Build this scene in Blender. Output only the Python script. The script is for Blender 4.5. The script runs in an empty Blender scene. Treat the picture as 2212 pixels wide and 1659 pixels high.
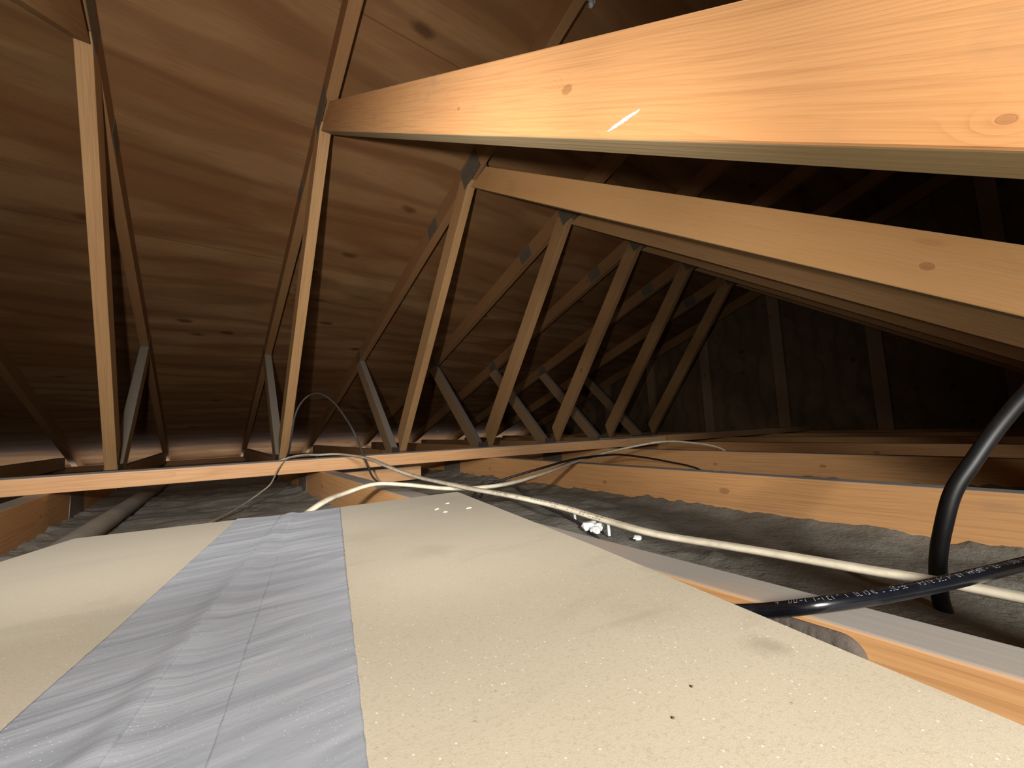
import bpy, math, random
import numpy as np
from mathutils import Vector, Matrix, noise

random.seed(7)
C = bpy.context.scene.collection
SC = bpy.context.scene

# ------------------------------------------------------------------ camera
# world: X across the trusses, Y along each truss towards the eave, Z up; camera at the origin
def cam_axes(yaw, pitch, roll):
    f = Vector((math.sin(yaw)*math.cos(pitch), math.cos(yaw)*math.cos(pitch), math.sin(pitch)))
    r0 = Vector((math.cos(yaw), -math.sin(yaw), 0)); u0 = r0.cross(f)
    r = r0*math.cos(roll) + u0*math.sin(roll); u = -r0*math.sin(roll) + u0*math.cos(roll)
    return r, u, f
r, u, f = cam_axes(0.6419, 0.1052, -0.0358)
cd = bpy.data.cameras.new('camera'); cam = bpy.data.objects.new('camera', cd); C.objects.link(cam)
cd.sensor_width = 36; cd.lens = 879.85/2212*36; cd.clip_start = 0.01; cd.clip_end = 60
cam.matrix_world = Matrix(((r.x, u.x, -f.x, 0), (r.y, u.y, -f.y, 0), (r.z, u.z, -f.z, 0), (0, 0, 0, 1)))
SC.camera = cam
vs = SC.view_settings
vs.view_transform = 'Standard'; vs.look = 'None'; vs.exposure = 0.0; vs.gamma = 1.0; vs.use_curve_mapping = False
SC.cycles.use_denoising = True
SC.cycles.max_bounces = 8

# ------------------------------------------------------------------ world: daylight outside the attic
w = bpy.data.worlds.new('daylight'); SC.world = w; w.use_nodes = True
bg = w.node_tree.nodes['Background']; bg.inputs[0].default_value = (.82, .9, 1, 1); bg.inputs[1].default_value = 1.6

# ------------------------------------------------------------------ torch held left of the camera, as two spots, plus an added fill behind
def spot(name, loc, target, energy, size, blend, color, radius):
    l = bpy.data.lights.new(name, 'SPOT'); o = bpy.data.objects.new(name, l); C.objects.link(o)
    l.energy = energy; l.spot_size = math.radians(size); l.spot_blend = blend; l.color = color
    l.shadow_soft_size = radius
    d = Vector(target) - Vector(loc)
    o.location = loc; o.rotation_euler = d.to_track_quat('-Z', 'Y').to_euler()
    return o
spot('torch', (-.11, .08, .06), (.60, .76, .238), 22, 92, 1.0, (1.0, .95, .88), .012)
spot('torch_core', (-.11, .08, .06), (.00, 1.02, .46), 54, 112, 1.0, (1.0, .95, .88), .012)
spot('near_fill', (-.13, -.75, .334), (.03, -.10, -.40), 126, 140, 1.0, (1.0, .95, .88), .12)  # added unseen fill that evens out the light on near surfaces

# ------------------------------------------------------------------ materials
class NT:
    def __init__(s, name):
        s.m = bpy.data.materials.new(name); s.m.use_nodes = True; s.t = s.m.node_tree
        s.b = s.t.nodes['Principled BSDF']
    def n(s, typ, **kw):
        nd = s.t.nodes.new(typ)
        for k, v in kw.items(): setattr(nd, k, v)
        return nd
    def l(s, a, b): s.t.links.new(a, b)
    def val(s, nd, i, v):
        if hasattr(v, 'is_output') or isinstance(v, bpy.types.NodeSocket): s.l(v, nd.inputs[i])
        else: nd.inputs[i].default_value = v
    def math(s, op, a, b=0.0, c=None, clamp=False):
        nd = s.n('ShaderNodeMath', operation=op, use_clamp=clamp); s.val(nd, 0, a); s.val(nd, 1, b)
        if c is not None: s.val(nd, 2, c)
        return nd.outputs[0]
    def vmath(s, op, a, b):
        nd = s.n('ShaderNodeVectorMath', operation=op); s.val(nd, 0, a); s.val(nd, 1, b); return nd.outputs[0]
    def obj(s): return s.n('ShaderNodeTexCoord').outputs['Object']
    def sep(s, v):
        nd = s.n('ShaderNodeSeparateXYZ'); s.l(v, nd.inputs[0]); return nd.outputs
    def noise(s, v, scale, detail=3, rough=.55, dist=0):
        nd = s.n('ShaderNodeTexNoise'); s.l(v, nd.inputs['Vector']); nd.inputs['Scale'].default_value = scale
        nd.inputs['Detail'].default_value = detail; nd.inputs['Roughness'].default_value = rough; nd.inputs['Distortion'].default_value = dist
        return nd.outputs[0]
    def ramp(s, fac, stops, interp='LINEAR'):
        nd = s.n('ShaderNodeValToRGB'); s.l(fac, nd.inputs[0]); e = nd.color_ramp.elements; nd.color_ramp.interpolation = interp
        while len(e) < len(stops): e.new(.5)
        for k, (p, c) in enumerate(stops):
            e[k].position = p; e[k].color = (*c, 1) if len(c) == 3 else c
        return nd.outputs[0]
    def mix(s, fac, a, b, mode='MIX'):
        nd = s.n('ShaderNodeMix', data_type='RGBA', blend_type=mode)
        s.val(nd, 0, fac)
        for i, v in ((6, a), (7, b)):
            if isinstance(v, tuple): nd.inputs[i].default_value = (*v, 1)
            else: s.l(v, nd.inputs[i])
        return nd.outputs[2]
    def scalev(s, v, sc): return s.vmath('MULTIPLY', v, sc)
    def maprange(s, v, a, b, c=0., d=1.):
        nd = s.n('ShaderNodeMapRange'); s.val(nd, 0, v)
        for i, x in enumerate((a, b, c, d)): nd.inputs[i+1].default_value = x
        return nd.outputs[0]
    def bump(s, h, strength, dist=.002, prev=None):
        nd = s.n('ShaderNodeBump'); s.l(h, nd.inputs['Height']); nd.inputs['Strength'].default_value = strength
        nd.inputs['Distance'].default_value = dist
        if prev is not None: s.l(prev, nd.inputs['Normal'])
        s.l(nd.outputs[0], s.b.inputs['Normal']); return nd.outputs[0]
    def out(s, col=None, rough=.6, spec=.3):
        if col is not None:
            if isinstance(col, tuple): s.b.inputs['Base Color'].default_value = (*col, 1)
            else: s.l(col, s.b.inputs['Base Color'])
        s.val(s.b, 'Roughness', rough); s.b.inputs['Specular IOR Level'].default_value = spec
        return s.m

def wood(name, light, mid, dark, dust=.6, knots=(), rings=300., contrast=1.0, knotty=1.0, dustcol=(.27, .26, .24)):
    """Softwood whose grain runs along the object's own X axis; knots = [(x, z, radius)] on its sides."""
    m = NT(name); co = m.obj()
    rnd = m.n('ShaderNodeObjectInfo').outputs['Random']
    off = m.n('ShaderNodeCombineXYZ'); m.l(m.math('MULTIPLY', rnd, 37.), off.inputs[0]); m.l(m.math('MULTIPLY', rnd, 11.), off.inputs[2])
    cv = m.vmath('ADD', co, off.outputs[0])
    xyz = m.sep(co)
    warp = m.noise(m.scalev(cv, (1.6, 9, 9)), 1.0, 3, .5)
    warp2 = m.noise(m.scalev(cv, (7, 30, 30)), 1.0, 2, .5)
    # distance from a pith line lying outside the piece
    zz = m.math('ADD', xyz[2], m.math('MULTIPLY_ADD', rnd, .09, -.02)); yy = m.math('ADD', xyz[1], .035)
    d = m.math('SQRT', m.math('ADD', m.math('MULTIPLY', zz, zz), m.math('MULTIPLY', yy, yy)))
    d = m.math('ADD', d, m.math('MULTIPLY', warp, .04)); d = m.math('ADD', d, m.math('MULTIPLY', warp2, .006))
    kmask = None
    for (kx, kz, kr) in knots:
        dx = m.math('SUBTRACT', xyz[0], kx); dz = m.math('SUBTRACT', xyz[2], kz)
        q = m.math('ADD', m.math('MULTIPLY', m.math('MULTIPLY', dx, .6), m.math('MULTIPLY', dx, .6)), m.math('MULTIPLY', dz, dz))
        g = m.math('POWER', 2.718, m.math('MULTIPLY', q, -1/(kr*kr*6)))
        d = m.math('ADD', d, m.math('MULTIPLY', g, kr*1.6))
        rr = m.math('ADD', m.math('SQRT', q), m.math('MULTIPLY', m.math('SUBTRACT', warp2, .5), kr*.9))
        k = m.math('MAXIMUM', m.maprange(rr, kr*.45, kr*.75, .45, 0), m.maprange(m.math('ABSOLUTE', m.math('SUBTRACT', rr, kr*.62)), 0, kr*.16, .6, 0))
        kmask = k if kmask is None else m.math('MAXIMUM', kmask, k)
    big0 = m.noise(m.scalev(cv, (2.2, 14, 14)), 1.0, 2, .5)
    # random small knots
    vo = m.n('ShaderNodeTexVoronoi'); m.l(m.scalev(cv, (2.6, 6, 9)), vo.inputs['Vector']); vo.inputs['Scale'].default_value = 1
    kd = m.math('ADD', vo.outputs['Distance'], m.math('MULTIPLY', warp2, .06))
    d = m.math('ADD', d, m.maprange(kd, .0, .32, .012*knotty, 0))
    ring = m.math('FRACT', m.math('MULTIPLY', d, rings))
    ring = m.math('MULTIPLY', m.math('POWER', ring, 4.0), m.maprange(big0, .3, .6, .25, 1))
    fib = m.noise(m.scalev(cv, (5, 260, 260)), 1.0, 3, .6)
    big = m.noise(m.scalev(cv, (1.2, 5, 5)), 1.0, 3, .55)
    col = m.mix(m.math('MULTIPLY', ring, .55*contrast), light, mid)
    col = m.mix(m.maprange(big, .35, .75, 0, .8), col, mid)
    col = m.mix(m.maprange(fib, .45, .8, 0, .5*contrast), col, dark)
    kn = m.maprange(kd, .055, .085, .8*knotty, 0)
    if kmask is not None: kn = m.math('MAXIMUM', kn, kmask)
    col = m.mix(kn, col, (dark[0]*.55, dark[1]*.5, dark[2]*.5))
    smud = m.noise(m.scalev(cv, (9, 14, 14)), 1.0, 4, .6)
    col = m.mix(m.maprange(smud, .62, .8, 0, .35), col, (.2, .17, .13))
    nz = m.sep(m.n('ShaderNodeNewGeometry').outputs['Normal'])[2]
    dm = m.math('MULTIPLY', m.maprange(nz, .25, .7, 0, dust), m.maprange(smud, .25, .5, .75, 1))
    col = m.mix(dm, col, dustcol)
    h = m.math('ADD', m.math('MULTIPLY', fib, .6), m.math('MULTIPLY', ring, .4))
    m.bump(h, .35, .0012)
    return m.out(col, m.maprange(fib, .2, .8, .5, .75), .25)

WL, WM, WD = (.58, .345, .16), (.48, .26, .105), (.26, .115, .042)
M = {}
M['web'] = wood('pine_web', WL, WM, WD)
M['webdusty'] = wood('pine_dusty_web', (.50, .33, .19), (.40, .25, .13), (.22, .12, .05), dust=.85)
M['beam'] = wood('pine_near_web', (.60, .325, .145), (.535, .25, .09), (.33, .135, .045), rings=460, contrast=1.05, knotty=.2,
                 knots=[(.766, .045, .0055), (.427, .013, .0035), (1.023, .035, .0035)])
M['beam2'] = wood('pine_second_web', (.66, .38, .165), (.55, .28, .10), (.33, .14, .045), rings=260, contrast=.35, knotty=.2,
                  knots=[(.564, .038, .0075)])
M['lower_edge'] = wood('greyish_sawn_edge', (.60, .47, .28), (.50, .37, .205), (.30, .19, .09), rings=120, contrast=1.2)  # paler, greyer wood tone for the lower faces of the near webs
M['rafter'] = wood('aged_rafter', (.39, .21, .092), (.31, .15, .062), (.17, .075, .03), contrast=.7)
M['chord'] = wood('pine_bottom_chord', (.60, .335, .15), (.50, .255, .095), (.28, .12, .04), dust=.95, rings=190, contrast=1.1,
                  knots=[(3.94, .042, .0065), (4.27, .052, .008), (3.36, .045, .006)])
M['brace'] = wood('pine_lateral_brace', (.66, .39, .20), (.50, .26, .115), (.22, .095, .035), dust=.98, dustcol=(.60, .58, .54))
M['stud'] = wood('gable_stud_wood', (.40, .27, .17), (.33, .21, .12), (.18, .10, .05), contrast=.8)

def plywood(name, base, light, dark, seams=True):
    m = NT(name); co = m.obj()
    xyz = m.sep(co)
    cv = m.scalev(co, (1.1, 4.2, 4.2))
    flame = m.noise(cv, .62, 5, .5, 1.6)
    wv = m.n('ShaderNodeTexWave', wave_type='BANDS', bands_direction='Y'); m.l(m.scalev(co, (.35, 1.3, 1.3)), wv.inputs['Vector'])
    wv.inputs['Scale'].default_value = 1.6; wv.inputs['Distortion'].default_value = 9; wv.inputs['Detail'].default_value = 3
    wv.inputs['Detail Scale'].default_value = 1.3
    fine = m.noise(m.scalev(co, (9, 120, 120)), 1, 3, .6)
    blot = m.noise(co, 2.3, 3, .5)
    col = m.mix(m.maprange(flame, .44, .58, 0, 1), base, light)
    col = m.mix(m.math('MULTIPLY', m.maprange(wv.outputs['Fac'], .55, .95, 0, 1), .4), col, dark)
    col = m.mix(m.maprange(blot, .4, .7, 0, .5), col, (base[0]*1.05, base[1]*.82, base[2]*.75))
    col = m.mix(m.maprange(fine, .5, .8, 0, .35), col, dark)
    vo = m.n('ShaderNodeTexVoronoi'); m.l(m.scalev(co, (2.4, 5.2, 5.2)), vo.inputs['Vector']); vo.inputs['Scale'].default_value = 1
    vd = m.math('ADD', vo.outputs['Distance'], m.math('MULTIPLY', m.noise(co, 30, 2), .09))
    col = m.mix(m.maprange(vd, .10, .17, .75, 0), col, (dark[0]*.45, dark[1]*.4, dark[2]*.4))
    if seams:
        # sheet joints: rows 1.22 m apart up the slope, butt joints every 2.44 m, staggered
        t = m.math('FRACT', m.math('DIVIDE', m.math('SUBTRACT', xyz[1], .825), 1.22))
        a = m.math('LESS_THAN', t, .0035)
        row = m.math('FLOOR', m.math('DIVIDE', m.math('SUBTRACT', xyz[1], .825), 1.22))
        s2 = m.math('FRACT', m.math('DIVIDE', m.math('ADD', m.math('SUBTRACT', xyz[0], 1.898), m.math('MULTIPLY', row, 1.22)), 2.44))
        bq = m.math('LESS_THAN', s2, .0012)
        sm = m.math('MAXIMUM', a, bq)
        col = m.mix(m.math('MULTIPLY', sm, .5), col, (.04, .022, .012))
        rc = m.math('FRACT', m.math('MULTIPLY', row, .377))
        col = m.mix(m.math('MULTIPLY', rc, .35), col, (base[0]*.8, base[1]*.66, base[2]*.6))
    m.bump(m.math('ADD', fine, m.math('MULTIPLY', m.maprange(vd, .05, .2, 1, 0), -1)), .25, .003)
    return m.out(col, .72, .2)
M['ply'] = plywood('roof_plywood', (.265, .137, .057), (.385, .225, .103), (.125, .060, .024))
M['plywall'] = plywood('gable_plywood', (.20, .14, .08), (.25, .17, .10), (.10, .065, .035), seams=False)

def hardboard():
    m = NT('tan_hardboard'); co = m.obj()
    sp = m.noise(co, 1500, 2, .7); fb = m.noise(co, 620, 4, .7)
    big = m.noise(co, 7, 4, .55); st = m.noise(m.scalev(co, (1.2, 5, 1)), 3.5, 3, .6, 1.0)
    col = m.mix(m.maprange(big, .3, .7, 0, 1), (.565, .51, .395), (.525, .47, .36))
    col = m.mix(m.maprange(fb, .52, .75, 0, .55), col, (.36, .28, .17))
    col = m.mix(m.maprange(sp, .62, .8, 0, .5), col, (.75, .68, .54))
    col = m.mix(m.maprange(st, .56, .74, 0, .5), col, (.36, .32, .25))
    st2 = m.noise(m.scalev(co, (1.5, 1, 1)), 9, 3, .6)
    col = m.mix(m.maprange(st2, .66, .78, 0, .5), col, (.37, .30, .22))
    vw = m.n('ShaderNodeTexVoronoi'); m.l(co, vw.inputs['Vector']); vw.inputs['Scale'].default_value = 420
    wk = m.math('MULTIPLY', m.maprange(vw.outputs['Distance'], .12, .2, 1, 0), m.math('GREATER_THAN', m.sep(vw.outputs['Color'])[1], .82))
    col = m.mix(m.math('MULTIPLY', wk, .85), col, (.92, .88, .78))
    vo = m.n('ShaderNodeTexVoronoi'); m.l(co, vo.inputs['Vector']); vo.inputs['Scale'].default_value = 130
    vr = m.sep(vo.outputs['Color'])[0]
    vdist = m.math('ADD', vo.outputs['Distance'], m.math('MULTIPLY', m.noise(co, 600, 2), .14))
    col = m.mix(m.math('MULTIPLY', m.maprange(vdist, .10, .15, .75, 0), m.math('GREATER_THAN', vr, .8)), col, (.26, .19, .12))
    y = m.sep(co)[1]
    dust = m.math('MULTIPLY', m.maprange(m.math('ADD', y, m.math('MULTIPLY', big, .25)), .25, .75, 0, .75), 1.)
    col = m.mix(dust, col, (.46, .43, .365))
    for (sx, sy, sr, sk) in ((.2192, .0966, .010, .45), (.1658, .3542, .022, .22), (.205, .155, .022, .16), (.13, .45, .03, .15)):
        dv = m.n('ShaderNodeVectorMath', operation='DISTANCE'); m.l(co, dv.inputs[0]); dv.inputs[1].default_value = (sx, sy, -.109)
        dd = m.math('ADD', dv.outputs['Value'], m.math('MULTIPLY', m.math('SUBTRACT', m.noise(co, 55, 4, .65), .5), sr*2.2))
        col = m.mix(m.maprange(dd, sr*.2, sr*1.3, sk, 0), col, (.27, .22, .15))
    m.bump(m.math('ADD', sp, fb), .12, .0006)
    return m.out(col, .55, .3)
M['board'] = hardboard()

def tape():
    m = NT('silver_cloth_tape'); co = m.obj()
    fl = m.n('ShaderNodeTexVoronoi'); m.l(co, fl.inputs['Vector']); fl.inputs['Scale'].default_value = 520
    fm = m.maprange(fl.outputs['Distance'], .10, .16, 1, 0)
    keep = m.maprange(m.noise(co, 30, 4), .44, .6, 0, 1)
    streak = m.noise(m.scalev(co, (7, 75, 1)), 1, 3, .6, .3)
    cloth = m.noise(m.scalev(co, (500, 500, 1)), 1, 1)
    col = m.mix(m.maprange(streak, .3, .75, 0, 1), (.40, .445, .515), (.56, .60, .665))
    col = m.mix(m.math('MULTIPLY', m.math('MULTIPLY', fm, keep), .9), col, (.9, .93, .97))
    m.b.inputs['Metallic'].default_value = .3
    wrk = m.noise(m.scalev(m.vmath('ADD', co, (0, 0, 0)), (11, 260, 1)), 1, 3, .65, .2)
    wmask = m.maprange(m.noise(co, 14, 2), .42, .62, 0, 1)
    wr = m.math('MULTIPLY', wrk, wmask)
    col = m.mix(m.math('MULTIPLY', m.maprange(wrk, .5, .75, 0, .45), wmask), col, (.30, .335, .39))
    m.bump(m.math('ADD', m.math('ADD', m.math('MULTIPLY', streak, .6), m.math('MULTIPLY', cloth, .08)), m.math('MULTIPLY', wr, .5)), .17, .003)
    return m.out(col, m.maprange(streak, .3, .7, .38, .52), .5)
M['tape'] = tape()

def dusty(name, a, b, c, scale=20, rough=.95, bump=.8, dist=.01):
    m = NT(name); co = m.obj()
    n1 = m.noise(co, scale, 6, .65); n2 = m.noise(co, scale*6, 4, .7); n3 = m.noise(co, 3.1, 3)
    col = m.mix(m.maprange(n1, .35, .68, 0, 1), a, b)
    col = m.mix(m.maprange(n2, .55, .75, 0, .6), col, c)
    col = m.mix(m.maprange(n3, .4, .7, 0, .5), col, (a[0]*1.1, a[1]*1.02, a[2]*.95))
    m.bump(m.math('ADD', n1, m.math('MULTIPLY', n2, .5)), bump, dist)
    return m.out(col, rough, .1)
M['insul'] = dusty('grey_loose_insulation', (.225, .222, .198), (.165, .162, .142), (.29, .285, .255), bump=.6)
M['dust'] = dusty('dust_coated_pipe', (.30, .28, .25), (.24, .22, .195), (.36, .34, .31), 12, .9, .3, .003)
M['bark'] = dusty('grey_bark', (.105, .09, .078), (.06, .05, .043), (.16, .14, .12), 60, .85, .5, .002)
M['soffit'] = dusty('old_plaster', (.4, .38, .35), (.3, .28, .25), (.2, .19, .17), 8, .9, .2, .002)

def steel():
    m = NT('galvanised_nail_plate'); co = m.obj()
    s = m.scalev(co, (105, 105, 105)); xyz = m.sep(s)
    fx = m.math('ABSOLUTE', m.math('SUBTRACT', m.math('FRACT', xyz[0]), .5)); fz = m.math('ABSOLUTE', m.math('SUBTRACT', m.math('FRACT', m.math('MULTIPLY', xyz[2], .62)), .5))
    hole = m.math('MULTIPLY', m.math('LESS_THAN', fx, .2), m.math('LESS_THAN', fz, .3))
    n = m.noise(co, 40, 3)
    col = m.mix(m.maprange(n, .3, .7, 0, 1), (.215, .18, .14), (.165, .135, .105))
    col = m.mix(m.math('MULTIPLY', hole, .6), col, (.10, .085, .07))
    m.b.inputs['Metallic'].default_value = .1
    m.bump(hole, .5, -.001)
    return m.out(col, .55, .4)
M['plate'] = steel()

def cream():
    m = NT('cream_cable_sheath'); co = m.obj()
    n = m.noise(co, 60, 4, .6); n2 = m.noise(co, 400, 2)
    col = m.mix(m.maprange(n, .4, .7, 0, 1), (.56, .51, .40), (.42, .375, .285))
    col = m.mix(m.maprange(n2, .6, .8, 0, .5), col, (.3, .26, .2))
    m.bump(n, .15, .001)
    return m.out(col, .55, .35)
M['cream'] = cream()
def black(name, col, rough, spec):
    m = NT(name); co = m.obj(); n = m.noise(co, 90, 4, .6)
    c = m.mix(m.maprange(n, .5, .75, 0, .5), col, (col[0]*2+.006, col[1]*2+.006, col[2]*2+.006))
    m.bump(n, .1, .0008)
    return m.out(c, rough, spec)
M['black'] = black('black_cable_jacket', (.006, .0065, .008), .5, .5)
M['gloss'] = black('glossy_black_jacket', (.004, .005, .008), .24, .9)
M['greywire'] = black('dusty_grey_wire', (.03, .026, .024), .6, .4)
M['tanwire'] = black('thin_tan_wire', (.22, .185, .14), .6, .3)
m_ = NT('white_print'); M['print'] = m_.out((.30, .32, .35), .5, .3)
m_ = NT('black_print'); M['ink'] = m_.out((.07, .06, .05), .6, .3)
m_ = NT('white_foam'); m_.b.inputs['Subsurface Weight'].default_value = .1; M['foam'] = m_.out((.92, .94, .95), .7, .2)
m_ = NT('pale_chip'); M['chip'] = m_.out((.70, .64, .48), .7, .2)
m_ = NT('brown_crumb'); M['crumb'] = m_.out((.16, .12, .085), .8, .2)
m_ = NT('flash_white_tin'); m_.b.inputs['Metallic'].default_value = .15; M['tin'] = m_.out((.86, .9, .92), .25, .8)  # near-white diffuse base paints in the torch flash glinting off the metal
m_ = NT('fresh_splinter'); M['scar'] = m_.out((.93, .90, .86), .5, .4)

# ------------------------------------------------------------------ helpers
def tag(o, label=None, cat=None, group=None, kind=None):
    if label: o['label'] = label
    if cat: o['category'] = cat
    if group: o['group'] = group
    if kind: o['kind'] = kind
    return o
def mesh(name, verts, faces, mat, parent=None, smooth=False):
    me = bpy.data.meshes.new(name); me.from_pydata([tuple(v) for v in verts], [], faces); me.update()
    me.materials.append(mat)
    if smooth: me.polygons.foreach_set('use_smooth', [True]*len(me.polygons))
    o = bpy.data.objects.new(name, me); C.objects.link(o)
    if parent: o.parent = parent
    return o
def fix_normals(o):
    import bmesh
    bm = bmesh.new(); bm.from_mesh(o.data); bmesh.ops.recalc_face_normals(bm, faces=bm.faces); bm.to_mesh(o.data); bm.free()
def bevel(o, wdt=.0018, seg=2):
    md = o.modifiers.new('edge', 'BEVEL'); md.width = wdt; md.segments = seg; md.limit_method = 'ANGLE'; return o
def empty(name, loc):
    o = bpy.data.objects.new(name, None); C.objects.link(o); o.location = loc; o.empty_display_size = .1; return o

def member(name, p0, p1, depth, mat, parent, c0=0., c1=0., thick=.038, side=1, jitter=0.0):
    """Timber in a truss plane. p0 to p1 = (y, z) of one long edge, depth to the given side, c0/c1 = how far the
    other long edge is moved along the length at each end (angled cuts). Own X axis = length, Y = thickness, Z = depth."""
    a = Vector((0, p0[0], p0[1])); b = Vector((0, p1[0], p1[1])); d = b-a; L = d.length; ex = d/L
    ez = Vector((0, -ex.z, ex.y))*side; ey = ez.cross(ex)
    h = thick/2
    n = max(2, int(L/.12)); vs_, fs = [], []
    for i in range(n+1):
        t = i/n
        jx = 0 if not jitter else (noise.noise(Vector((t*3.1, L, p0[0]*5)))*jitter)
        for (yy, zz) in ((-h, 0), (h, 0), (h, depth), (-h, depth)):
            x = t*L
            if zz > 0: x = c0 + t*(L+c1-c0)
            vs_.append((x, yy+jx*.4, zz+jx))
    for i in range(n):
        q = i*4
        for k in range(4): fs.append((q+k, q+(k+1) % 4, q+4+(k+1) % 4, q+4+k))
    fs.append((3, 2, 1, 0)); q = n*4; fs.append((q, q+1, q+2, q+3))
    o = mesh(name, vs_, fs, mat, parent); fix_normals(o); bevel(o)
    o.matrix_local = Matrix(((ex.x, ey.x, ez.x, a.x), (ex.y, ey.y, ez.y, a.y), (ex.z, ey.z, ez.z, a.z), (0, 0, 0, 1)))
    return o
def box(name, lo, hi, mat, parent=None, bev=.0015):
    c = [(lo[i]+hi[i])/2 for i in range(3)]; h = [(hi[i]-lo[i])/2 for i in range(3)]
    vs_ = [(sx*h[0], sy*h[1], sz*h[2]) for sx in (-1, 1) for sy in (-1, 1) for sz in (-1, 1)]
    fs = [(0, 1, 3, 2), (4, 6, 7, 5), (0, 4, 5, 1), (2, 3, 7, 6), (0, 2, 6, 4), (1, 5, 7, 3)]
    o = mesh(name, vs_, fs, mat, parent); fix_normals(o); o.location = c
    if bev: bevel(o, bev)
    return o
def smooth_path(pts, n=8):
    P = [Vector(p) for p in pts]; P = [P[0]*2-P[1]] + P + [P[-1]*2-P[-2]]; out = []
    for i in range(1, len(P)-2):
        for k in range(n):
            t = k/n; a, b, c, d = P[i-1:i+3]
            out.append(.5*((2*b)+(-a+c)*t+(2*a-5*b+4*c-d)*t*t+(-a+3*b-3*c+d)*t**3))
    out.append(P[-2]); return out
def tube(name, pts, rw, rh, mat, parent=None, n=8, seg=14, wob=.0, up=Vector((0, 0, 1)), groove=0.):
    path = smooth_path(pts, n); vs_, fs = [], []
    fr = []
    for i, p in enumerate(path):
        t = (path[min(i+1, len(path)-1)]-path[max(i-1, 0)]).normalized()
        s_ = t.cross(up); s_ = s_.normalized() if s_.length > 1e-4 else Vector((1, 0, 0)); v = s_.cross(t).normalized()
        wv = wob*noise.noise(p*14)
        p = p + v*wv + s_*wob*noise.noise(p*11+Vector((5, 5, 5)))
        fr.append((p, s_, v, t))
        for k in range(seg):
            a = 2*math.pi*k/seg
            g = 1-groove*max(0, math.sin(a))**10
            vs_.append(p + s_*(math.cos(a)*rw) + v*(math.sin(a)*rh*g))
    for i in range(len(path)-1):
        for k in range(seg):
            fs.append((i*seg+k, i*seg+(k+1) % seg, (i+1)*seg+(k+1) % seg, (i+1)*seg+k))
    fs.append(tuple(reversed(range(seg)))); fs.append(tuple((len(path)-1)*seg+k for k in range(seg)))
    o = mesh(name, vs_, fs, mat, parent, True); fix_normals(o); return o, fr
def blob(name, loc, r_, mat, seed=0, flat=.6, parent=None, sub=2):
    import bmesh
    bm = bmesh.new(); bmesh.ops.create_icosphere(bm, subdivisions=sub, radius=1)
    for v in bm.verts:
        nn = noise.noise(v.co*1.7+Vector((seed*3.7, seed, 0)))
        v.co = v.co*(1+.55*nn); v.co.x *= r_; v.co.y *= r_*.8; v.co.z *= r_*flat
    me = bpy.data.meshes.new(name); bm.to_mesh(me); bm.free(); me.materials.append(mat)
    o = bpy.data.objects.new(name, me); C.objects.link(o); o.location = loc
    if parent: o.parent = parent
    return o

# ------------------------------------------------------------------ the roof geometry
SP = .61; X0 = -.3076
ZC = -.115                                   # top of the bottom chords
def rz(y): return 1.6343-.357*y                # underside of the rafters
YR = -1.9                                    # ridge
LN = math.hypot(1, .357); DV = .089*LN        # rafter depth measured vertically
XL, XR = -2.2, 3.995
YB = -8.9

# roof sheathing, gable wall and floor
def slab(name, quad, thick, mat, label=None):
    a, b, c, d = [Vector(q) for q in quad]; nrm = (b-a).cross(d-a).normalized()*thick
    o = mesh(name, [a, b, c, d, a+nrm, b+nrm, c+nrm, d+nrm], [(0, 1, 2, 3), (7, 6, 5, 4), (0, 4, 5, 1), (1, 5, 6, 2), (2, 6, 7, 3), (3, 7, 4, 0)], mat)
    fix_normals(o); o['kind'] = 'structure'; return o
def roof_panel(name, y0, y1, zf):
    """sheathing with its own frame: X across the trusses, Y down the slope"""
    a = Vector((XL, y0, zf(y0))); b = Vector((XL, y1, zf(y1))); L = (b-a).length; ey = (b-a)/L; ex = Vector((1, 0, 0)); ez = ex.cross(ey)
    if ez.z < 0: sgn = -1
    else: sgn = 1
    Wd = XR+.05-XL; t = .012*sgn
    vs_ = [(0, 0, 0), (Wd, 0, 0), (Wd, L, 0), (0, L, 0), (0, 0, t), (Wd, 0, t), (Wd, L, t), (0, L, t)]
    o = mesh(name, vs_, [(0, 1, 2, 3), (7, 6, 5, 4), (0, 4, 5, 1), (1, 5, 6, 2), (2, 6, 7, 3), (3, 7, 4, 0)], M['ply']); fix_normals(o)
    o.matrix_world = Matrix(((ex.x, ey.x, ez.x, a.x), (ex.y, ey.y, ez.y, a.y), (ex.z, ey.z, ez.z, a.z), (0, 0, 0, 1)))
    o['kind'] = 'structure'; return o
ztop = lambda y: rz(y)+DV+.0005
roof_panel('ceiling', YR, 5.46, ztop)
zback = lambda y: ztop(2*YR-y)
roof_panel('ceiling_far_slope', YR, YB, zback)
slab('floor', [(XL, YB, -.245), (XR, YB, -.245), (XR, 5.06, -.245), (XL, 5.06, -.245)], -.012, M['soffit'])
slab('trim_wall_plate', [(XL, 4.96, -.244), (XR, 4.96, -.244), (XR, 5.05, -.244), (XL, 5.05, -.244)], .042, M['rafter'])
slab('floor_soffit', [(XL, 5.30, -.345), (XR, 5.30, -.345), (XR, 5.46, -.345), (XL, 5.46, -.345)], -.012, M['soffit'])
slab('trim_fascia', [(XL, 5.461, -.42), (XR, 5.461, -.42), (XR, 5.461, -.2), (XL, 5.461, -.2)], .02, M['rafter'])
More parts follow.
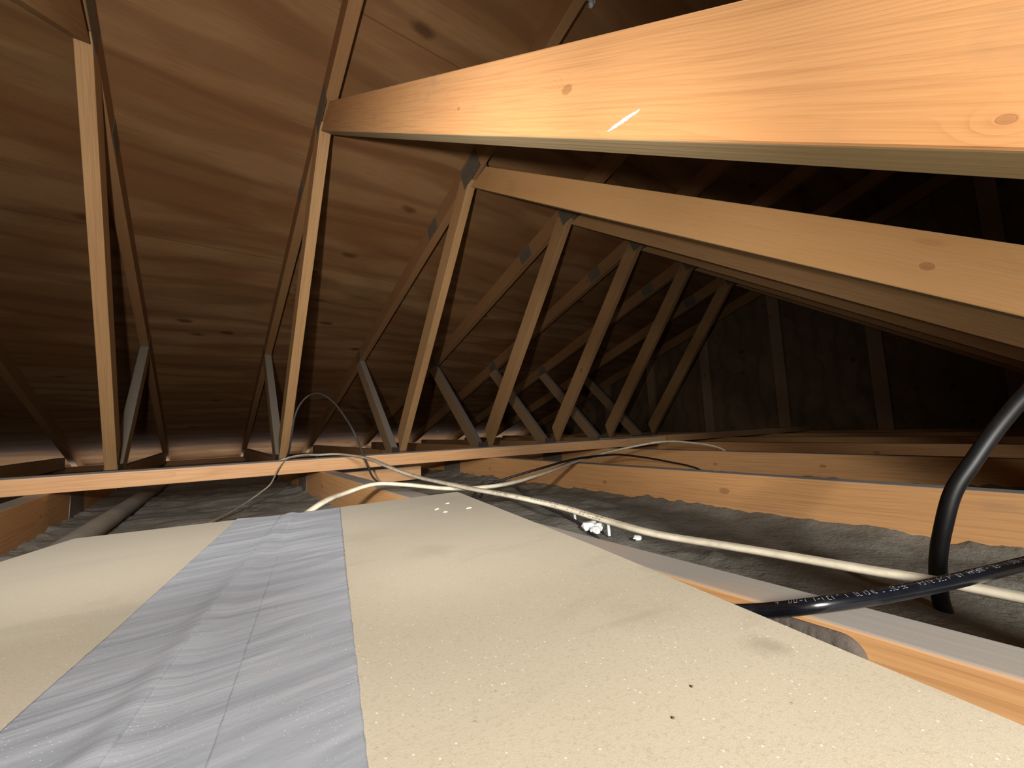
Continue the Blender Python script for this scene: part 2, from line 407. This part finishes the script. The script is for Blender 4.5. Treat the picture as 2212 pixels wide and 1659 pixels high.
def gable(name, x, t):
    zb = -.26
    pts = [(YB, zb), (4.78, zb), (5.3, ztop(5.3)-.002), (YR, ztop(YR)-.002), (YB, zback(YB)-.002)]
    vs_ = [(x, y, z) for y, z in pts] + [(x+t, y, z) for y, z in pts]; n = len(pts)
    fs = [tuple(range(n)), tuple(reversed(range(n, 2*n)))] + [(i, (i+1) % n, n+(i+1) % n, n+i) for i in range(n)]
    o = mesh(name, vs_, fs, M['plywall']); fix_normals(o); o['kind'] = 'structure'; return o
gable('wall_gable_right', XR, .012)
gable('wall_gable_left', XL-.0, -.012)
slab('wall_back', [(XL, YB, -.26), (XR, YB, -.26), (XR, YB, zback(YB)+.02), (XL, YB, zback(YB)+.02)], .012, M['plywall'])

# ------------------------------------------------------------------ roof trusses
RYs, RYl = 3.10, 1.46
def nail_plate(parent, y, z, wy, hz, ang, x=-.0205):
    o = box('nail_plate', (-wy/2, -.0008, -hz/2), (wy/2, .0008, hz/2), M['plate'], parent, .0005)
    c, s_ = math.cos(ang), math.sin(ang)
    # own X along the member (Y-Z plane), own Y across the trusses
    ex = Vector((0, c, s_)); ez = Vector((0, -s_, c)); ey = ez.cross(ex)
    o.matrix_local = Matrix(((ex.x, ey.x, ez.x, x), (ex.y, ey.y, ez.y, y), (ex.z, ey.z, ez.z, z), (0, 0, 0, 1)))
    return o
SL = math.atan(-.357)
def build_truss(name, x, near=False):
    t = empty(name, (x, 0, ZC-.089))
    off = -(ZC-.089)
    def m(nm, p0, p1, dep, mat, **k):
        return member(nm, (p0[0], p0[1]+off), (p1[0], p1[1]+off), dep, mat, t, **k)
    parts = {}
    parts['chord'] = m('bottom_chord', (4.72, ZC-.089), (-5.0, ZC-.089), .089, M['chord'], side=-1)
    # front rafter, plumb cut at the ridge
    tt = .089*.37
    parts['rafter'] = m('rafter', (5.40, rz(5.40)), (YR, rz(YR)), .089, M['rafter'], side=-1, c0=0, c1=-tt if False else 0.0)
    m('rafter', (YR, rz(YR)), (2*YR-4.9, rz(4.9)), .089, M['rafter'], side=-1)
    m('short_web', (2.41, ZC), (3.085, rz(3.085)), .089, M['webdusty'], side=-1, c0=-.075, c1=.05)
    m('long_web', (2.300, ZC), (1.455, rz(1.455)-.012), .089, M['web'], side=-1, c0=.062, c1=-.018)
    # web 3 rises from the chord behind the camera to the rafter
    lo = lambda y: .1134+.654*y
    yb = (ZC-.1134)/.654
    parts['near'] = m('diagonal_web', (yb, ZC), (1.448, lo(1.448)), .089, M['web'], side=1, c0=-.139*.0, c1=-.09)
    for sx in (-1, 1):
        xx = sx*.0200
        nail_plate(t, 2.36, ZC-.035+off, .125, .11, 0, xx)
        nail_plate(t, RYl-.01, rz(RYl)+.028+off, .14, .10, SL, xx)
        nail_plate(t, 1.83, rz(1.83)+.048+off, .10, .076, SL, xx)
        nail_plate(t, RYs+.02, rz(RYs)+.035+off, .10, .075, SL, xx)
        nail_plate(t, 1.67, ZC-.045+off, .15, .082, 0, xx)
        nail_plate(t, 4.66, ZC-.04+off, .14, .075, 0, xx)
    return t, parts
def copy_tree(o, parent=None):
    c = o.copy(); C.objects.link(c); c.parent = parent
    for ch in list(o.children): copy_tree(ch, c)
    return c
T = {}
T[2], parts2 = build_truss('roof_truss', X0+2*SP)
labels = {
 -2: 'roof truss past the left edge, only its dark rafter tail showing',
 -1: 'roof truss at the far left, just its dark rafter end above the eave',
 0: 'leftmost standing roof truss, orange web by the left side with the dark rafter behind it',
 1: 'nearest roof truss, its wide bright orange diagonal web crossing the upper right',
 2: 'second roof truss from camera, its shaded diagonal web running under the big bright one',
 3: 'third roof truss counting from the bright diagonal one, lit brown webs in a V',
 4: 'fourth roof truss, brown V webs midway between the grey wire loop and the brace end',
 5: 'fifth roof truss, dim brown, its V foot rising behind the cream cable arch',
 6: 'sixth and last webbed roof truss, dimmest, foot by the brace end near gable studs'}
for n in (-2, -1, 0, 1, 3, 4, 5, 6):
    c = copy_tree(T[2]); c.location.x = X0+n*SP; T[n] = c
for n, o in T.items(): tag(o, labels[n], 'roof truss', 'roof trusses in a row')
# the two nearest diagonal webs and the near chords show their own knots and colour: give them meshes of their own
def kid(o, nm): return [c for c in o.children if c.name.split('.')[0] == nm][0]
for n, mt in ((1, 'beam'), (2, 'beam2')):
    k = kid(T[n], 'diagonal_web'); k.data = k.data.copy(); k.data.materials.clear(); k.data.materials.append(M[mt]); k.data.materials.append(M['lower_edge'])
    for p_ in k.data.polygons:
        if p_.normal.z < -.9: p_.material_index = 1
# pale fresh scar on the bright diagonal web
bw = kid(T[1], 'diagonal_web')

# gable truss: chord, rafter and upright studs against the end wall
g = empty('gable_truss', (X0+7*SP, 0, ZC-.089)); off = -(ZC-.089)
member('bottom_chord', (4.72, 0), (-5.0, 0), .089, M['chord'], g, side=-1)
member('rafter', (5.40, rz(5.40)+off), (YR, rz(YR)+off), .089, M['rafter'], g, side=-1)
member('rafter', (YR, rz(YR)+off), (2*YR-4.9, rz(4.9)+off), .089, M['rafter'], g, side=-1)
for y in (3.33, 2.70, 2.07, 1.416, .772, .14, -.47, -1.1):
    member('stud', (y+.044, ZC+off), (y+.044, rz(y+.044)-.0+off), .089, M['stud'], g, side=1, c1=.033)
tag(g, 'dark gable end truss with upright studs against the far wall', 'gable truss')

# lateral brace laid flat over the bottom chords, lapped by a second length
def xboard(name, x0, x1, y0, y1, z0, z1, mat, rot=0):
    L = x1-x0; n = 24; vs_, fs = [], []
    for i in range(n+1):
        t = i/n; j = noise.noise(Vector((t*4, x0, 3)))*.0015
        for (y, z) in ((0, 0), (y1-y0, 0), (y1-y0, z1-z0), (0, z1-z0)): vs_.append((t*L, y+j, z+j*.3))
    for i in range(n):
        q = i*4
        for k in range(4): fs.append((q+k, q+(k+1) % 4, q+4+(k+1) % 4, q+4+k))
    fs.append((3, 2, 1, 0)); q = n*4; fs.append((q, q+1, q+2, q+3))
    o = mesh(name, vs_, fs, mat); fix_normals(o); bevel(o); o.location = (x0, y0, z0); o.rotation_euler.z = rot; return o
br = xboard('lateral_brace', -1.9, 1.955, 1.514, 1.603, ZC+.0005, ZC+.0385, M['brace'], -.066)
tag(br, 'long flat orange brace board laid across the truss bottoms, dusty top', 'brace board')
br2 = xboard('lateral_brace', 1.65, 3.93, 1.378, 1.467, ZC+.0005, ZC+.0385, M['brace'], -.066)
tag(br2, 'dim brown brace length lapping behind the end of the long orange one', 'brace board')

# ------------------------------------------------------------------ loose fill insulation
def axis(segs):
    out = []
    for a, b, st in segs:
        n = max(1, int(round((b-a)/st))); out += [a+(b-a)*i/n for i in range(n)]
    return out+[segs[-1][1]]
xs = axis([(XL+.01, -.5, .06), (-.5, 1.55, .010), (1.55, XR-.01, .035)])
ys = axis([(-3.0, -.1, .08), (-.1, 1.9, .010), (1.9, 4.74, .035)])
vs_ = []
for y in ys:
    for x in xs:
        z = -.199
        p = Vector((x, y, 0))
        z += .010*noise.noise(p*4.3) + .007*noise.noise(p*13+Vector((3, 1, 0)))
        rg = max(0, noise.noise(p*5+Vector((9, 2, 4)))+.15)
        z += rg*(.010*noise.noise(p*38)+.006*abs(noise.noise(p*80)))
        # settled lower in the middle of each bay, thinning out towards the eave, clinging to the chords
        bx = ((x-X0+SP/2) % SP)-SP/2
        z += .007*math.exp(-(abs(bx)-.019)**2/.0012) + .007*noise.noise(p*46)*math.exp(-(abs(bx)-.019)**2/.0006)
        if -.3 < x < .32: z -= .006
        z -= .042*min(1, max(0, (y-3.3)/.8))
        if y < .9: z += .004
        vs_.append((x, y, max(z, -.2435)))
nx = len(xs)
fs = [(j*nx+i, j*nx+i+1, (j+1)*nx+i+1, (j+1)*nx+i) for j in range(len(ys)-1) for i in range(nx-1)]
ins = mesh('loose_insulation', vs_, fs, M['insul'], None, True)
tag(ins, 'grey lumpy loose insulation filling the bays between the bottom chords', 'insulation', kind='stuff')

# ------------------------------------------------------------------ hardboard sheets and tape
ZB = -.109
def sheet(name, poly, z1, th, mat):
    n = len(poly); vs_ = [(x, y, z1) for x, y in poly]+[(x, y, z1-th) for x, y in poly]
    fs = [tuple(range(n)), tuple(reversed(range(n, 2*n)))]+[(i, n+i, n+(i+1) % n, (i+1) % n) for i in range(n)]
    o = mesh(name, vs_, fs, mat); fix_normals(o); bevel(o, .0008, 1); return o
rb = sheet('hardboard_sheet', [(0.1043, 0.6561), (0.3544, 0.6443), (0.2836, 0.2605), (0.2310, 0.0193), (.175, -.45), (-.205, -.45)], ZB, .0055, M['board'])
tag(rb, 'large tan hardboard sheet right of the silver tape, chips near its far corner', 'hardboard sheet', 'hardboard sheets laid on the bottom chords')
lb = sheet('hardboard_sheet', [(-0.1189, 0.6889), (0.1001, 0.6574), (-.211, -.45), (-.60, -.45), (-0.3749, 0.1048)], ZB, .0055, M['board'])
tag(lb, 'tan hardboard sheet left of the silver tape, reaching the left frame edge', 'hardboard sheet', 'hardboard sheets laid on the bottom chords')

def lerp(a, b, t): return a+(b-a)*t
def tape_strip(name, left, right, amp, zoff, seed, mat, crease):
    """left/right: outline points from far to near at matching stations"""
    n = 420; mcols = 44; vs_, fs = [], []
    def samp(pl, t):
        q = t*(len(pl)-1); i = min(int(q), len(pl)-2); return Vector(pl[i]).lerp(Vector(pl[i+1]), q-i)
    for j in range(n+1):
        t = j/n
        a = samp(left, t); b = samp(right, t)
        for i in range(mcols+1):
            s_ = i/mcols
            ss = s_
            p = a.lerp(b, ss)
            x, y = p.x, p.y
            if i in (0, mcols):   # pinked, slightly torn long edges
                x += .0005*noise.noise(Vector((y*160, seed, 0)))
            # creases running across the tape, a sag over the joint between the sheets
            cr = noise.noise(Vector((x*9+y*6, (y-x*.32)*70, seed)))
            cr2 = noise.noise(Vector((x*16, (y-x*.30)*200, seed+4)))
            env = .25+.9*max(0, noise.noise(Vector((x*22+3, y*9, seed)))+.25)
            z = ZB+zoff+ amp*max(0, cr-.12)*env*1.6+.00016*max(0, cr2)
            z += crease(x, y, s_)
            if i in (0, mcols): z = min(z, ZB+zoff+.0003)+max(0, cr)*.0004
            vs_.append((x, y, max(z, ZB+zoff-.0001)))
    w_ = mcols+1
    for j in range(n):
        for i in range(mcols): fs.append((j*w_+i, j*w_+i+1, (j+1)*w_+i+1, (j+1)*w_+i))
    o = mesh(name, vs_, fs, mat, None, True)
    sd = o.modifiers.new('thickness', 'SOLIDIFY'); sd.thickness = .0002; sd.offset = 1
    return o
def joint_x(y): return lerp(-.211, .100, (y+.45)/1.107)
def ridge(x, y, s_):
    d = x-(joint_x(y)-.002)
    return .0026*math.exp(-(d/.0085)**2)
far, near = .650, -.42
def edge(p, q):  # straight line through two floor points, sampled far to near
    (x0, y0), (x1, y1) = p, q
    return [(x0+(x1-x0)*(y-y0)/(y1-y0), y) for y in (far, .35, .1, -.15, near)]
L1 = edge((0.0212, 0.5884), (-0.0596, 0.2532)); R1 = edge((0.1455, 0.5892), (0.0458, 0.1467))
MID = edge((0.0796, 0.6294), (-0.0229, 0.2079)); MID2 = edge((0.0901, 0.6186), (0.0032, 0.1818))
L1 = [(0.0362, 0.6683)]+L1[1:]; R1 = [(0.1609, 0.6513)]+R1[1:]
t0 = tape_strip('silver_tape', [(x-.012, y) for x, y in MID], [(x+.010, y) for x, y in MID2], .0005, .0003, 5.2, M['tape'], ridge)
t1 = tape_strip('silver_tape', MID2, R1, .0010, .0005, 2.3, M['tape'], ridge)
t2 = tape_strip('silver_tape', L1, MID, .0009, .0010, 8.1, M['tape'], ridge)
tag(t0, 'narrow band of silver tape showing between the two outer strips', 'tape', 'silver tape over the sheet joint')
tag(t1, 'wrinkled silver tape strip along the right sheet, sharp straight right edge', 'tape', 'silver tape over the sheet joint')
tag(t2, 'wrinkled silver tape strip on the left, bordering the left sheet', 'tape', 'silver tape over the sheet joint')

# ------------------------------------------------------------------ cables
def printing(name, parent, fr, mat, i0, i1, up_off, side_off, rw, rh, size, seed, ticks=False):
    rnd = random.Random(seed); vs_, fs = [], []
    def pt(i, u_, v_):   # point on the sheath: u_ along, v_ around (angle)
        k = int(i); p, s_, v, t = fr[min(k, len(fr)-1)]; p2 = fr[min(k+1, len(fr)-1)][0]
        c = p.lerp(p2, i-k)
        return c + s_*(math.cos(v_)*(rw+.00025)) + v*(math.sin(v_)*(rh+.00025)) + t*u_
    def quad(i, u0, v0, u1, v1, wd):
        d = math.hypot(u1-u0, (v1-v0)*rh) or 1e-6; nx_, ny_ = -(v1-v0)*rh/d*wd, (u1-u0)/d*wd/rh
        b = len(vs_); vs_.extend([pt(i, u0-nx_, v0-ny_), pt(i, u1-nx_, v1-ny_), pt(i, u1+nx_, v1+ny_), pt(i, u0+nx_, v0+ny_)]); fs.append((b, b+1, b+2, b+3))
    i = i0
    while i < i1:
        seglen = (fr[min(int(i)+1, len(fr)-1)][0]-fr[int(i)][0]).length or 1e-4
        if rnd.random() < .82:
            a0, a1 = up_off-side_off, up_off+side_off
            strokes = rnd.sample([(0, a0, 0, a1), (0, a0, size*.5, a0), (0, a1, size*.5, a1), (size*.5, a0, size*.5, a1), (0, (a0+a1)/2, size*.5, (a0+a1)/2)], rnd.choice((1, 2, 3)) if ticks else rnd.choice((2, 3, 4)))
            for (a, b, c, d) in strokes: quad(i, a, b, c, d, size*.035)
        i += size*.85/seglen*(1 if rnd.random() < .85 else 3)
    return mesh(name, vs_, fs, mat, parent)

c, fr = tube('cream_cable', [(0.1398, 1.6403, -0.1059), (0.2370, 1.5303, -0.0705), (0.2918, 1.4333, -0.0663), (0.3380, 1.3606, -0.0660), (0.3609, 1.1750, -0.0719), (0.3544, 0.9815, -0.0857), (0.3636, 0.8363, -0.0989), (0.3506, 0.6269, -0.0981), (0.3523, 0.4925, -0.0984), (0.3700, 0.4111, -0.1048), (0.3767, 0.3364, -0.1121), (0.3688, 0.2682, -0.1132), (0.3821, 0.1998, -0.1145), (0.3934, 0.1505, -0.1154), (0.4026, 0.0992, -0.1163), (0.4097, 0.0650, -0.1169), (0.4129, 0.0268, -0.1176), (0.4137, -0.2524, -0.1224)],
             .0062, .0036, M['cream'], wob=.0006, groove=.25)
printing('printing', c, fr, M['ink'], 62, 80, .75, .42, .0062, .0036, .006, 3)
tag(c, 'thick cream flat cable crossing the brace and running along the near bottom chord', 'cable')
c, fr = tube('cream_cable', [(0.0300, 0.7200, -0.1900), (0.0800, 0.7000, -0.1470), (0.1180, 0.6860, -0.1190), (0.1500, 0.6970, -0.1045), (0.1840, 0.7270, -0.1005), (0.2424, 0.7421, -0.0924), (0.2939, 0.7206, -0.0971), (0.3490, 0.6657, -0.1052), (0.3999, 0.6315, -0.1055), (0.4941, 0.6571, -0.1075), (0.6828, 0.7698, -0.1119), (0.9244, 0.8781, -0.1029), (1.1058, 0.8892, -0.0862), (1.2572, 0.8313, -0.0685), (1.4085, 0.8001, -0.0808), (1.5093, 0.7695, -0.1015), (1.5697, 0.7526, -0.1349), (1.6100, 0.7430, -0.1808)],
             .0062, .0040, M['cream'], wob=.0006, groove=.25)
tag(c, 'cream cable from behind the sheets, arching over two bottom chords', 'cable')
c, fr = tube('black_wire', [(0.5612, 0.9026, -0.1739), (0.6016, 0.9138, -0.1476), (0.7228, 0.8680, -0.1175), (0.8337, 0.8587, -0.1019), (0.9345, 0.8578, -0.0972), (1.0555, 0.8508, -0.0998), (1.2067, 0.8208, -0.1252), (1.3579, 0.7790, -0.1620), (1.4284, 0.7650, -0.1949)], .0032, .0032, M['black'], wob=.0008)
tag(c, 'thin black wire lying along the arching cream cable', 'wire')
c, fr = tube('black_wire', [(0.4607, 0.8031, -0.1803), (0.5010, 0.8325, -0.1547), (0.5464, 0.8618, -0.1310), (0.5766, 0.8514, -0.1273), (0.5919, 0.8013, -0.1404), (0.5870, 0.7413, -0.1566), (0.5821, 0.6814, -0.1707), (0.5873, 0.6113, -0.1841), (0.5724, 0.5513, -0.1922), (0.5523, 0.5014, -0.2011)], .0032, .0032, M['greywire'], wob=.001)
tag(c, 'dusty dark wire hooping up beside the cable crossing, down to white crumbs', 'wire')
c, fr = tube('grey_wire', [(0.235, 2.0, -0.185), (.222, 1.75, -.120), (0.2195, 1.56, -0.0622), (0.2207, 1.5130, 0.0020), (0.2282, 1.5119, 0.0567), (0.2441, 1.5109, 0.1009), (0.2703, 1.5101, 0.1302), (0.2964, 1.4625, 0.1332), (0.3251, 1.4155, 0.1021), (0.3474, 1.3689, 0.0566), (0.3647, 1.3224, 0.0029), (0.3884, 1.3232, -0.0533), (0.4066, 1.3240, -0.0985), (0.4239, 1.3246, -0.1401), (0.4450, 1.3248, -0.1632)], .0031, .0031, M['greywire'], wob=.001, up=Vector((0, 1, 0)))
tag(c, 'dark grey wire looped upright in a tall arch behind the orange brace', 'wire')
c, fr = tube('tan_wire', [(-.03, 1.10, -.200), (.0163, 1.177, -.188), (.0557, 1.26, -.184), (0.0971, 1.3285, -0.1707), (0.1262, 1.3278, -0.1501), (0.1456, 1.3273, -0.1320), (0.1650, 1.3506, -0.0964), (0.1891, 1.3861, -0.0740), (0.2132, 1.4280, -0.0692), (0.2807, 1.4817, -0.0697), (0.3215, 1.5662, -0.0958), (0.3453, 1.6395, -0.1553)], .0019, .0019, M['tanwire'], wob=.0012)
tag(c, 'thin tan wire draped over the brace down to the insulation', 'wire')
c, fr = tube('black_cable', [(0.5738, 0.0497, -0.2292), (0.5818, 0.0813, -0.2084), (0.5808, 0.0890, -0.1900), (0.5789, 0.0896, -0.1678), (0.5800, 0.0871, -0.1405), (0.5841, 0.0804, -0.1092), (0.5923, 0.0717, -0.0780), (0.6055, 0.0580, -0.0510), (0.6237, 0.0412, -0.0199), (0.6471, 0.0203, 0.0130), (0.6704, -0.0015, 0.0379), (0.7059, -0.0577, 0.0722), (0.7466, -0.1585, 0.0753), (0.7769, -0.2581, 0.0128), (0.7767, -0.3056, -0.1298), (0.7766, -0.3241, -0.2111)], .0068, .0068, M['black'], n=10, wob=.0006)
tag(c, 'thick black cable arching up out of the insulation at the right', 'cable')
c, fr = tube('black_cable', [(0.2683, 0.1430, -0.1225), (0.2766, 0.1282, -0.1195), (0.2781, 0.1153, -0.1150), (0.2802, 0.1011, -0.1095), (0.2914, 0.0897, -0.1070), (0.3186, 0.0749, -0.1060), (0.3540, 0.0606, -0.1060), (0.3930, 0.0450, -0.1050), (0.4449, 0.0260, -0.1040), (0.5358, -0.0085, -0.1020), (0.6721, -0.0603, -0.1190), (0.8085, -0.1121, -0.1860)], .0043, .0043, M['gloss'], n=12, seg=20)
printing('printing', c, fr, M['print'], 26, 96, 1.15, .26, .0043, .0043, .0030, 11, True)
tag(c, 'glossy black cable with white print emerging from under the hardboard edge', 'cable')

# ------------------------------------------------------------------ pipe, offcut, bark on the joist
c, fr = tube('dusty_pipe', [(-0.2050, 0.7500, -0.1860), (-0.1985, 0.9200, -0.1850), (-0.1930, 1.0895, -0.1850), (-0.1804, 1.3940, -0.1850), (-0.1610, 1.9400, -0.1860), (-0.1500, 2.3000, -0.1900)], .020, .020, M['dust'], n=8, seg=28, wob=.001)
tag(c, 'round dust coated pipe lying on the insulation at the left', 'pipe')
oc = xboard('wood_offcut', .355, .668, 1.500, 1.530, -.186, -.1375, M['brace']); oc.rotation_euler.z = 0
tag(oc, 'short pale wood offcut on the insulation below the brace', 'offcut')
# grey bark left on the side of the nearest bottom chord
ch1 = kid(T[1], 'bottom_chord')
def bark(parent):
    vs_, fs = [], []; nA, nB = 60, 14
    for i in range(nA+1):
        t = i/nA; y = lerp(.125, .073, t)
        endr = min(1, math.sqrt(max(0, 1-max(0, (t-.80)/.20)**2)))*min(1, (t+.02)/.06)
        ribs = .0008*(abs(math.sin(t*26+noise.noise(Vector((t*9, 0, 0)))*2))**.5)
        for k in range(nB+1):
            a = k/nB*math.pi
            hh = .0115*endr
            z = -.131+math.cos(a)*hh*(1 if math.cos(a) > 0 else 3.2)
            x = .2834-(.0062*endr+ribs*endr)*math.sin(a)
            vs_.append((x, y+.002*math.cos(a), z))
    for i in range(nA):
        for k in range(nB): q = i*(nB+1)+k; fs.append((q, q+1, q+nB+2, q+nB+1))
    o = mesh('bark_patch', vs_, fs, M['bark'], None, True); fix_normals(o)
    sd = o.modifiers.new('thickness', 'SOLIDIFY'); sd.thickness = .001
    o.parent = parent; o.matrix_parent_inverse = (T[1].matrix_basis @ parent.matrix_basis).inverted()
    o['label'] = 'grey ribbed bark with a rounded end'
bark(ch1)

# splinter scar on the bright diagonal web (own frame: X along the web, -Y/+Y faces, Z depth)
def scar(parent):
    vs_, fs = [], []; P = [(0, -.0001), (.28, .55), (.30, .6), (.62, .62), (.68, .45), (.97, .95), (1, 1)]
    n = 26; a = Vector((.0, .0)); 
    A = bpy.data.meshes.new('x')
    bpy.data.meshes.remove(A)
    W_ = T[1].matrix_basis @ parent.matrix_basis; I = W_.inverted()
    p0 = I @ Vector((.2885, .155, .232)); p1 = I @ Vector((.2885, .139, .2435))
    p0 = I @ SCAR[0]; p1 = I @ SCAR[1]
    s_ = -1 if p0.y < 0 else 1
    d = Vector((p1.x-p0.x, p1.z-p0.z)); L = d.length; d /= L; nn = Vector((-d.y, d.x))
    for i in range(n+1):
        t = i/n; wv = (.0026*math.sin(math.pi*t)**.5)*(.55+.6*abs(noise.noise(Vector((t*9, 2, 0)))))+.00015
        c_ = Vector((p0.x, p0.z))+d*L*t+nn*.0009*noise.noise(Vector((t*5, 7, 0)))
        for sgn in (-1, 0, 1):
            q = c_+nn*wv*sgn; vs_.append((q.x, s_*(.0193+(.0007 if sgn == 0 else 0)), q.y))
    for i in range(n):
        for k in range(2): q = i*3+k; fs.append((q, q+1, q+4, q+3))
    o = mesh('splinter_scar', vs_, fs, M['scar'], parent); o['label'] = 'white gouge mark'
SCAR = (Vector((.283, .2197, .2647)), Vector((.283, .185, .2624)))
scar(bw)

# ------------------------------------------------------------------ small debris
def flake(name, x, y, z, size, rot, mat, seed, label, cat, group, thick=.35):
    rnd = random.Random(seed); n = 9; pts = []
    for k in range(n):
        a = 2*math.pi*k/n; rr = size*(.55+.5*rnd.random()); pts.append((math.cos(a)*rr*1.5, math.sin(a)*rr*.6))
    top = size*thick
    vs_ = [(px, py, 0) for px, py in pts]+[(px*.75, py*.75, top*(.4+.9*rnd.random())) for px, py in pts]+[(0, 0, top)]
    fs = [tuple(reversed(range(n)))]+[(k, (k+1) % n, n+(k+1) % n, n+k) for k in range(n)]+[(n+k, n+(k+1) % n, 2*n) for k in range(n)]
    o = mesh(name, vs_, fs, mat); o.location = (x, y, z); o.rotation_euler.z = rot
    return tag(o, label, cat, group)
for k, (x, y, s_, rt, lab) in enumerate(((0.2572, 0.5268, .0036, .5, 'pale wedge shaped chip, left one of four at the far corner of the right sheet'),
                                    (0.2882, 0.5541, .0032, .2, 'pale wood chip farthest back of four on the right sheet'),
                                    (0.2563, 0.5010, .0028, -.2, 'small pale chip just in front of the wedge shaped one'),
                                    (0.2922, 0.5001, .0034, 0., 'pale sliver chip on the right side of the four'))):
    flake('wood_chip', x, y, ZB, s_, rt, M['chip'], k+2, lab, 'chip', 'pale chips on the hardboard')
SPECK = []
rn = random.Random(5)
spv, spf = [], []

# white foam crumbs on the insulation
CRUMB = ['largest white foam crumb in the middle of the clump under the cream cable', 'white foam crumb near the right stick of the foam clump',
         'white foam crumb at the near edge of the foam clump', 'small white foam crumb farthest back in the clump by the left stick', 'smallest white foam crumb nearest the hardboard edge']
for k, (x, y, s_, fl) in enumerate(((0.5675, 0.5410, .011, .5), (0.5789, 0.5270, .009, .6), (0.5593, 0.5168, .008, .5), (0.5953, 0.5543, .006, .5), (0.5507, 0.5042, .005, .6))):
    o = blob('foam_crumb', (x, y, -.1865), s_*1.35, M['foam'], k+1, fl)
    tag(o, CRUMB[k], 'foam crumb', 'clump of white foam crumbs')
for k, (x, y, lab) in enumerate(((0.6030, 0.6099, 'thin white stick standing left of the foam clump'), (0.5713, 0.4953, 'thin white stick standing right of the foam clump'))):
    c, fr = tube('foam_stick', [(x, y, -.196), (x+.0008, y+.001, -.186), (x-.001, y+.001, -.172)], .0026, .0026, M['foam'], n=4, seg=8, up=Vector((0, 1, 0)))
    tag(c, lab, 'foam stick')
o = blob('foam_crumb', (0.5787, 0.4406, -.190), .0085, M['foam'], 9, .5); tag(o, 'lone white foam crumb farther right, under the cream cable', 'foam crumb')
for x, y, lab in ((.1413, .0971, 'small brown crumb on the near part of the right sheet'), (.1634, .1024, 'small brown crumb beside the other one, slightly farther from the tape')):
    o = blob('crumb', (x, y, ZB+.0004), .0006, M['crumb'], int(x*1000), .7); tag(o, lab, 'crumb')
for k, (x, y, z, lab) in enumerate(((2.371, 4.834, -.012, 'tiny white stand-in for a daylight gap at the dark eave, leftmost of the three between truss feet'), (2.80, 5.02, -.078, 'larger white stand-in for a daylight gap at the eave, left of the third truss V'), (3.585, 4.99, -.066, 'tiny white stand-in for a daylight gap at the eave, right of the third truss V'))):
    c_ = (.035, .055, .028)[k]  # solid white pieces added where daylight would show through gaps
    o = mesh('daylight_gap_patch', [(0, 0, 0), (c_*1.3, .01, c_*.55), (c_*.2, -.01, c_*.75), (0, .002, -.002), (c_*1.3, .012, c_*.55), (c_*.2, -.008, c_*.75)], [(0, 1, 2), (5, 4, 3), (0, 3, 4, 1), (1, 4, 5, 2), (2, 5, 3, 0)], M['foam']); fix_normals(o)
    o.location = (x, y, z-.02); tag(o, lab, 'daylight gap stand-in')
# bright metal tab hanging by the second truss near the roof
tb = empty('metal_tab', (0.9939, 0.8033, 1.4222))
for k, (dx, dy, dz, s_) in enumerate(((0, 0, -.004, .013), (-.018, 0, .004, .009), (.014, .0, .012, .009), (.004, 0, .03, .010))):
    o = blob('fold', (dx, dy, dz), s_, M['tin'], k+3, 1.5, tb, 1)
tag(tb, 'small bright crumpled metal tab near the roof at the top edge', 'metal tab')
